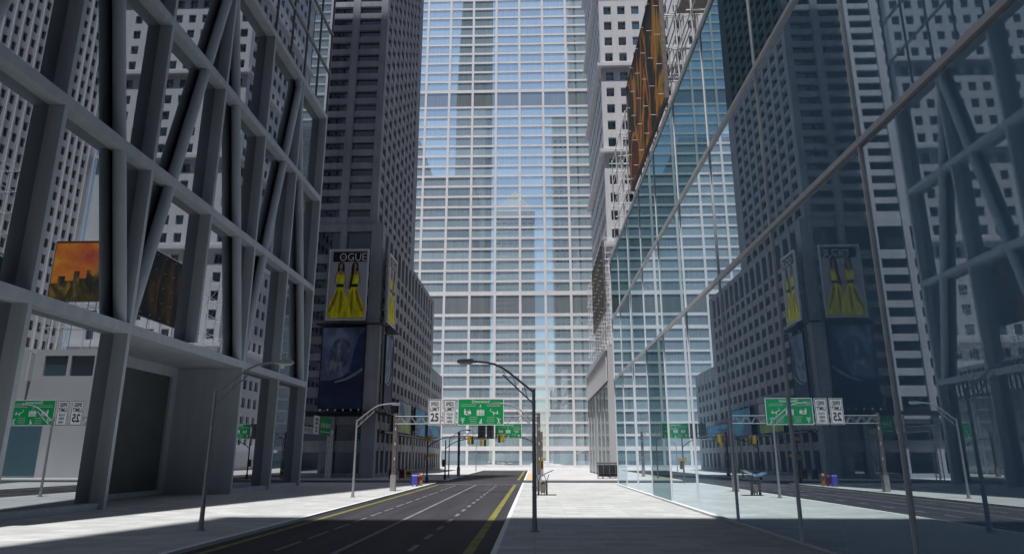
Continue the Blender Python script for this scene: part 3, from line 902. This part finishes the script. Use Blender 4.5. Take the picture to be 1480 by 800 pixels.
newsbox(-14.25, 84.4, 0.62, 1.35, 'mail_blue', 'big blue mailbox on the sunlit left pavement edge', 'mailbox', 'mailbox', 'mail_blue')
newsbox(-13.98, 85.5, 0.30, 1.3, 'news_red', 'dark red newspaper box just behind the big blue mailbox')
newsbox(-13.78, 86.5, 0.3, 1.45, 'news_orange', 'orange newspaper box at the right of the blue mailbox')
newsbox(-22.3, 110.6, 0.9, 1.6, 'dark_blue', 'dark blue newspaper box in deep shade left of the gantry post')
newsbox(-20.7, 110.6, 0.8, 1.6, 'news_red', 'red newspaper box in deep shade right of the gantry post')
newsbox(-19.6, 110.6, 0.9, 1.5, 'news_yellow', 'yellow newspaper box in deep shade, rightmost of the shaded three')

# solar canopy stand
so = empty('solar_canopy', (0.8, 65.4, 0.15), 'small stand with tilted solar panel wings on two posts beside the right gantry post', 'canopy')
b = MB()
for x in (0.38, 1.12): b.box(x - 0.09, x + 0.09, 65.3, 65.5, 0.15, 1.35); b.tube([(x, 65.4, 1.3), (x + 0.22, 65.4, 1.95)], 0.035, 6); b.tube([(x, 65.4, 1.3), (x - 0.22, 65.4, 1.95)], 0.035, 6)
b.build('post', 'brown_metal', so)
b = MB()
b.prism([(0.55, 1.80), (1.75, 2.33), (1.75, 2.38), (0.55, 1.86)], 'y', 64.5, 66.3); b.build('panel', 'solar_blue', so)
b = MB(); b.prism([(-0.15, 2.1), (0.5, 1.80), (0.5, 1.86), (-0.15, 2.16)], 'y', 64.5, 66.3); b.build('panel', 'solar_blue', so)
b = MB()
for k in range(5): b.prism([(0.6 + .26 * k, 1.885 + .115 * k), (0.64 + .26 * k, 1.903 + .115 * k), (0.64 + .26 * k, 1.91 + .115 * k), (0.6 + .26 * k, 1.90 + .115 * k)], 'y', 64.5, 66.3)
b.build('strip', 'white_metal', so)
MB().box(0.2, 2.0, 65.0, 65.9, 0.15, 0.2).build('base_plate', 'dark_metal', so)
bn = empty('litter_bin', (0.8, 65.4, 0.2), 'beige litter bin standing under the solar panel canopy', 'bin')
b = MB(); b.tube([(0.78, 65.4, 0.35), (0.78, 65.4, 1.15)], 0.22, 14, r1=0.25); b.build('body', 'bin_beige', bn)
b = MB(); b.tube([(0.78, 65.4, 1.15), (0.78, 65.4, 1.25)], 0.27, 14, r1=0.16); b.build('lid', 'brown_metal', bn)
b = MB()
for dx in (-0.12, 0.12): b.box(0.78 + dx - 0.03, 0.78 + dx + 0.03, 65.3, 65.5, 0.2, 0.36)
b.build('foot', 'news_red', bn)

# bus shelter
bs = empty('bus_shelter', (12.2, 115, 0.15), 'small glazed bus shelter with flat dark roof at the far right corner', 'bus shelter')
MB().box(10.2, 14.4, 114.0, 116.4, 2.45, 2.68).build('roof', 'brown_metal', bs)
b = MB()
for k in range(5): b.box(10.3 + k * 0.98 - 0.04, 10.3 + k * 0.98 + 0.04, 115.9, 116.0, 0.15, 2.45)
for z in (0.45, 0.95, 2.3): b.box(10.34, 14.2, 115.92, 115.98, z - 0.03, z + 0.03)
for yy in (114.2, ): b.box(10.26, 10.34, yy, yy + 0.08, 0.15, 2.45)
b.build('frame', 'galvanised', bs)
for k in range(4): MB().box(10.35 + k * 0.98, 11.23 + k * 0.98, 115.94, 115.96, 0.5, 2.26).build('glass_pane', 'shelter_glass', bs)
b = MB(); b.box(10.8, 13.8, 115.3, 115.75, 0.55, 0.62); b.box(11.0, 11.1, 115.4, 115.7, 0.15, 0.55); b.box(13.5, 13.6, 115.4, 115.7, 0.15, 0.55); b.build('bench', 'brown_metal', bs)

# ================================================================== BILLBOARDS
def frame_board(root, side, plane, a0, a1, z0, z1, t=0.22, mat='white_metal'):
    """border and back of a board. side '-y' or '+x'/'-x'"""
    b = MB(); bk = MB()
    sg = -1 if side[0] == '-' else 1
    def bx(m, u0, u1, d0, d1, q0, q1):
        if side[1] == 'y': m.box(u0, u1, plane + sg * d0, plane + sg * d1, q0, q1)
        else: m.box(plane + sg * d0, plane + sg * d1, u0, u1, q0, q1)
    bx(b, a0 - t, a1 + t, -0.25, 0.08, z0 - t, z0); bx(b, a0 - t, a1 + t, -0.25, 0.08, z1, z1 + t)
    bx(b, a0 - t, a0, -0.25, 0.08, z0, z1); bx(b, a1, a1 + t, -0.25, 0.08, z0, z1)
    b.build('frame', mat, root)
    bx(bk, a0, a1, -0.3, -0.02, z0, z1)
    bk.build('backing', 'dark_metal', root)


def quad_part(root, name, side, plane, pts, mat, lift, axis_flip=1, o0=0.0):
    """flat printed shape a few mm proud of the board"""
    b = MB(); sg = -1 if side[0] == '-' else 1
    p0, p1 = plane + sg * (lift - 0.004), plane + sg * lift
    b.prism(pts, 'y' if side[1] == 'y' else 'x', p0, p1)
    return b.build(name, mat, root)


def fashion_board(side, plane, a0, a1, z0, z1, label):
    mid = ((a0 + a1) / 2, plane) if side[1] == 'y' else (plane, (a0 + a1) / 2)
    root = empty('billboard', (mid[0], mid[1], z0), label, 'billboard', 'fashion billboards on the corner of the dark tower')
    frame_board(root, side, plane, a0, a1, z0, z1)
    W, H = a1 - a0, z1 - z0
    def P(pts): return [(a0 + W * u, z1 - H * v) for u, v in pts]
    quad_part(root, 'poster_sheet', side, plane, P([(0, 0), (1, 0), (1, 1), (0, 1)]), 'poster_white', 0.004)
    quad_part(root, 'title_band', side, plane, P([(.07, .02), (.97, .02), (.97, .17), (.07, .17)]), 'poster_black', 0.012)
    rot = (R(90), 0, 0) if side == '-y' else (R(90), 0, R(90))
    off = 0.014
    def T(u, v): 
        x = a0 + W * u; z = z1 - H * v
        return (x, plane - off, z) if side == '-y' else (plane + off, x, z)
    text_mesh('lettering', 'OGUE', 2.0, 'sign_white', root, T(.60, .105), rot, -0.01, xs=.88)
    bar = MB()
    if side == '-y': bar.box(a0 + W * .295, a0 + W * .40, plane - .022, plane - .016, z1 - H * .104, z1 - H * .096)
    else: bar.box(plane + .016, plane + .022, a0 + W * .295, a0 + W * .40, z1 - H * .104, z1 - H * .096)
    bar.build('lettering', 'poster_white', root)
    def figure(du, flip, sx=1.0, lf=0.0):
        def Q(pts): return P([(du + flip * (u) * sx, v) for u, v in pts])
        def part(n, pts, m, l): quad_part(root, n, side, plane, Q(pts), m, l + lf)
        part('hair_shape', [(-.07, .19), (-.03, .175), (.03, .175), (.075, .2), (.09, .27), (.085, .34), (.05, .36), (-.05, .36), (-.085, .30)], 'hair', .012)
        part('skin_shape', [(-.03, .20), (0, .19), (.035, .205), (.04, .25), (.012, .285), (.03, .30), (.11, .33), (.135, .40), (.15, .50), (.165, .56), (.145, .57), (.115, .48), (.09, .38), (-.09, .38), (-.12, .47), (-.13, .52), (-.15, .51), (-.14, .42), (-.115, .33), (-.03, .30), (-.015, .285), (-.04, .25)], 'skin', .016)
        part('dress_shape', [(-.095, .36), (-.06, .345), (0, .365), (.06, .345), (.10, .36), (.10, .44), (.075, .50), (-.075, .50), (-.10, .44)], 'dress_yellow', .020)
        part('dress_shape', [(-.08, .53), (.08, .53), (.13, .62), (.17, .72), (.24, .82), (.25, .93), (.20, .99), (.05, .975), (-.10, .99), (-.22, .97), (-.28, .99), (-.27, .86), (-.22, .76), (-.14, .66)], 'dress_yellow', .020)
        part('dress_fold', [(-.06, .56), (-.03, .62), (-.08, .74), (-.20, .90), (-.25, .88), (-.15, .72)], 'dress_dark', .024)
        part('dress_fold', [(.02, .58), (.05, .60), (.08, .80), (.03, .95), (.01, .80)], 'dress_dark', .024)
        part('belt_shape', [(-.085, .495), (.085, .495), (.09, .54), (-.09, .54)], 'hair', .028)
    quad_part(root, 'hair_shape', side, plane, P([(.60, .20), (.66, .18), (.66, .30), (.64, .42), (.58, .58), (.54, .56), (.58, .40)]), 'hair', .064)
    figure(.30, 1, 1.12); figure(.68, -1, 1.12, .03)
    return root


def wave_board(side, plane, a0, a1, z0, z1, label):
    mid = ((a0 + a1) / 2, plane) if side[1] == 'y' else (plane, (a0 + a1) / 2)
    root = empty('billboard', (mid[0], mid[1], z0), label, 'billboard', 'dark blue billboards under the fashion billboards')
    frame_board(root, side, plane, a0, a1, z0, z1, 0.12, 'dark_metal')
    W, H = a1 - a0, z1 - z0
    def P(pts): return [(a0 + W * u, z1 - H * v) for u, v in pts]
    quad_part(root, 'poster_sheet', side, plane, P([(0, 0), (1, 0), (1, 1), (0, 1)]), 'wave_print', 0.004)
    quad_part(root, 'wave_shape', side, plane, P([(1, .03), (.88, .1), (.78, .25), (.72, .42), (.68, .55), (.5, .62), (.25, .66), (0, .66), (0, 1), (1, 1)]), 'navy_wave', 0.012)
    quad_part(root, 'cloud_shape', side, plane, P([(.18, .30), (.30, .16), (.5, .12), (.66, .2), (.68, .34), (.6, .46), (.44, .55), (.3, .62), (.18, .6), (.1, .5), (.1, .38)]), 'cloud_print', 0.008)
    quad_part(root, 'foam_shape', side, plane, P([(.98, .5), (.8, .57), (.6, .63), (.35, .67), (.35, .69), (.62, .655), (.82, .60), (1, .53)]), 'pale_print', 0.018)
    if side == '-y':
        for k in range(6):
            b = MB(); b.tube([(a0 + .6 + k * 1.3, plane - .9, z0 - .35), (a0 + .6 + k * 1.3, plane - .7, z0 - .2)], .14, 8)
            b.build('floodlight', 'white_metal', root)


fashion_board('-y', 115.9, -36.0, -29.35, 26.7, 39.2, 'OGUE fashion billboard with two women in yellow dresses, facing the viewer')
fashion_board('+x', -25.9, 118.6, 124.9, 26.8, 39.2, 'fashion billboard with yellow dresses seen almost edge-on round the corner')
wave_board('-y', 115.9, -36.4, -29.1, 11.4, 25.2, 'dark blue wave billboard facing the viewer below the fashion poster')
wave_board('+x', -25.9, 118.6, 124.9, 11.6, 24.4, 'narrow dark blue billboard seen edge-on below the side fashion poster')
sf = empty('billboard_scaffold', (-30, 117, 10), 'dark steel scaffold with catwalks carrying the corner billboards on the dark tower', 'scaffold')
for z in (10.9, 25.9, ):
    b = MB(); b.box(-37.6, -26.0, 115.3, 117.95, z - 0.15, z); b.box(-27.28, -25.1, 118.1, 126.3, z - 0.15, z)
    b.build('catwalk', 'dark_metal', sf)
b = MB()
for x in (-36.6, -32.9, -29.0): b.tube([(x, 116.6, 10.8), (x, 116.6, 40)], .07, 6)
for x, y in ((-26.3, 118.4), (-26.3, 121.8), (-26.3, 125.4), (-27.0, 117.0), (-26.2, 117.4)):
    b.tube([(x, y, 10.8), (x, y, 40)], .07, 6)
for k in range(12):
    z = 11 + 2.4 * k
    b.tube([(-27.0, 117.0, z), (-26.2, 117.4, z + 1.2)], .04, 5); b.tube([(-26.2, 117.4, z + 1.2), (-27.0, 117.0, z + 2.4)], .04, 5)
b.build('post', 'galvanised', sf)

# coloured boards on the podium side
cb = [(132, 146, 8.2, 14.0, 'pale'), (151.5, 165.5, 8.2, 13.8, 'cyan'), (169.5, 190, 8.6, 11.3, 'cyan2')]
for i, (a, b_, z0, z1, kd) in enumerate(cb):
    lb = ['pale navy and lime billboard nearest on the dark podium above the mailbox', 'bright blue billboard in the middle on the dark podium side', 'teal blue billboard farthest along the dark podium side'][i]
    root = empty('billboard', (-25.9, (a + b_) / 2, z0), lb, 'billboard', 'low coloured billboards along the dark podium')
    frame_board(root, '+x', -25.9, a, b_, z0, z1, 0.15, 'dark_metal')
    W, H = b_ - a, z1 - z0
    def P(pts): return [(a + W * u, z1 - H * v) for u, v in pts]
    if kd == 'pale':
        quad_part(root, 'poster_sheet', '+x', -25.9, P([(0, 0), (1, 0), (1, 1), (0, 1)]), 'pale_print', .004)
        quad_part(root, 'print_shape', '+x', -25.9, P([(.15, 0), (.4, .1), (.6, .55), (.3, .55), (.1, .3)]), 'navy_print', .012)
        quad_part(root, 'print_shape', '+x', -25.9, P([(0, .75), (1, .72), (1, 1), (0, 1)]), 'lime_print', .012)
    else:
        quad_part(root, 'poster_sheet', '+x', -25.9, P([(0, 0), (1, 0), (1, 1), (0, 1)]), 'cyan_print', .004)
        quad_part(root, 'print_shape', '+x', -25.9, P([(0, .3), (.3, .45), (.5, .9), (.4, 1), (0, 1)]), 'navy_print', .012)
    bb = MB()
    for yy in (a + 1, b_ - 1):
        bb.box(-27.28, -26.2, yy - .08, yy + .08, z0 - .2, z0 - .05)
    bb.build('bracket', 'dark_metal', root)


def scaffold(name, X, Y, Z, label, plates=()):
    c = (sum(X) / len(X), (Y[0] + Y[-1]) / 2, Z[0])
    root = empty(name, c, label, 'scaffold')
    b = MB()
    for x in X:
        for y in Y: b.tube([(x, y, Z[0]), (x, y, Z[-1] + 0.5)], .075, 6)
    b.build('standard', 'white_metal', root)
    b = MB()
    for z in Z[1:]:
        for x in X: b.tube([(x, Y[0] - .4, z), (x, Y[-1] + .4, z)], .055, 6)
        for y in Y: b.tube([(X[0] - .35, y, z), (X[-1] + .35, y, z)], .055, 6)
    b.build('ledger', 'white_metal', root)
    b = MB()
    for i in range(len(Y) - 1):
        for k in range(len(Z) - 1):
            if (i + k) % 2: b.tube([(X[-1], Y[i], Z[k]), (X[-1], Y[i + 1], Z[k + 1])], .04, 5)
    b.build('diagonal_brace', 'galvanised', root)
    for (x0, x1, y0, y1, z) in plates: MB().box(x0, x1, y0, y1, z, z + .08).build('catwalk', 'grey_plate', root)


def fire_board(side, plane, a0, a1, z0, z1, label, style):
    mid = ((a0 + a1) / 2, plane) if side[1] == 'y' else (plane, (a0 + a1) / 2)
    root = empty('billboard', (mid[0], mid[1], z0), label, 'billboard', 'orange billboards')
    frame_board(root, side, plane, a0, a1, z0, z1, 0.1, 'brown_metal')
    W, H = a1 - a0, z1 - z0
    def P(pts): return [(a0 + W * u, z1 - H * v) for u, v in pts]
    quad_part(root, 'poster_sheet', side, plane, P([(0, 0), (1, 0), (1, 1), (0, 1)]), {0: 'sky_print', 1: 'fire_print', 2: 'unlit_print'}[style], .004)
    if not style:
        sk = [(0, .68), (.05, .68), (.05, .62), (.1, .62), (.1, .70), (.16, .70), (.16, .60), (.2, .6), (.2, .66), (.28, .66), (.28, .30), (.36, .30), (.36, .55), (.42, .55), (.42, .48), (.5, .48), (.5, .62), (.6, .62), (.6, .5), (.68, .5), (.68, .66), (.8, .66), (.8, .58), (.9, .58), (.9, .7), (1, .7), (1, 1), (0, 1)]
        quad_part(root, 'skyline_shape', side, plane, P(sk), 'city_print', .012)
        rn = random.Random(5)
        bb = MB(); sg = -1 if side[0] == '-' else 1
        for k in range(26):
            u = a0 + W * rn.uniform(.05, .95); v = z1 - H * rn.uniform(.05, .5); s_ = rn.uniform(.12, .3)
            bb.prism([(u - s_, v + s_ * .6), (u, v), (u + s_, v + s_ * .5), (u, v - s_ * .35)], 'y' if side[1] == 'y' else 'x', plane + sg * .012, plane + sg * .016)
        bb.build('bird_shape', 'poster_black', root)
    else:
        for i in range(int(W // 3.3) + 1):
            for k in range(5):
                u = a0 + .6 + i * 3.3; z = z0 + .6 + k * (H - 1.2) / 4
                if u < a1: MB().tube([(plane, u, z), (plane - .42, u, z)], .022, 6).build('bracket', 'white_metal', root)


fire_board('-x', 10.15, 46.8, 65.5, 29.8, 41.4, 'large orange and black billboard hung in front of the glass building roof', 1)
scaffold('rooftop_scaffold', [10.6, 12.0, 13.4], [35 + 4.45 * k for k in range(12)], [29.3, 32.0, 35.0, 38.0, 41.0], 'white pipe scaffold on the glass building roof behind the orange billboard', [(10.7, 13.3, 39.6, 43.8, 34.9)])
fire_board('-x', 12.7, 119.0, 141.5, 28.5, 41.5, 'dark billboard seen edge-on above the finned cornice, between white tower and glass building', 2)
fire_board('-y', 117.9, 15.9, 28.9, 30.7, 42.0, 'sunlit orange skyline billboard reflected in the left building glass', 0)
scaffold('corner_scaffold', [13.2, 15.4], [119 + 4.5 * k for k in range(10)], [22.0, 26, 30, 34, 38, 42], 'pipe scaffold on the corner podium carrying two billboards')
scaffold('front_scaffold', [17.5 + 4 * k for k in range(4)], [118.4, 120.6], [22.0, 26, 30, 34, 38, 42], 'pipe scaffold row behind the sunlit orange skyline billboard')

# ================================================================== LIGHT
sun_dir = Vector((0.056, 0.262, -1)).normalized()       # the way the light travels
sd = bpy.data.lights.new('sun', 'SUN'); sd.energy = 4.8; sd.angle = R(0.53); sd.color = (1.0, 0.975, 0.95)
so_ = bpy.data.objects.new('sun', sd); col.objects.link(so_)
so_.rotation_euler = sun_dir.to_track_quat('-Z', 'Y').to_euler(); so_.location = (0, 0, 600)
w = bpy.data.worlds.new('World'); sc.world = w; w.use_nodes = True
nt = w.node_tree; bg = nt.nodes['Background']
sky = nt.nodes.new('ShaderNodeTexSky'); sky.sky_type = 'NISHITA'; sky.sun_disc = False
el = math.asin(-sun_dir.z)
sky.sun_elevation = el; sky.sun_rotation = math.atan2(-sun_dir.x, -sun_dir.y)
sky.air_density = 1.2; sky.dust_density = 1.0; sky.ozone_density = 2.5
nt.links.new(sky.outputs[0], bg.inputs[0]); bg.inputs[1].default_value = 0.085
vs = sc.view_settings; vs.view_transform = 'Standard'; vs.look = 'None'; vs.exposure = 0.24; vs.gamma = 1.0; vs.use_curve_mapping = False
cy = sc.cycles; cy.max_bounces = 8; cy.diffuse_bounces = 2; cy.glossy_bounces = 6; cy.caustics_reflective = False; cy.caustics_refractive = False
cy.sample_clamp_indirect = 4.0
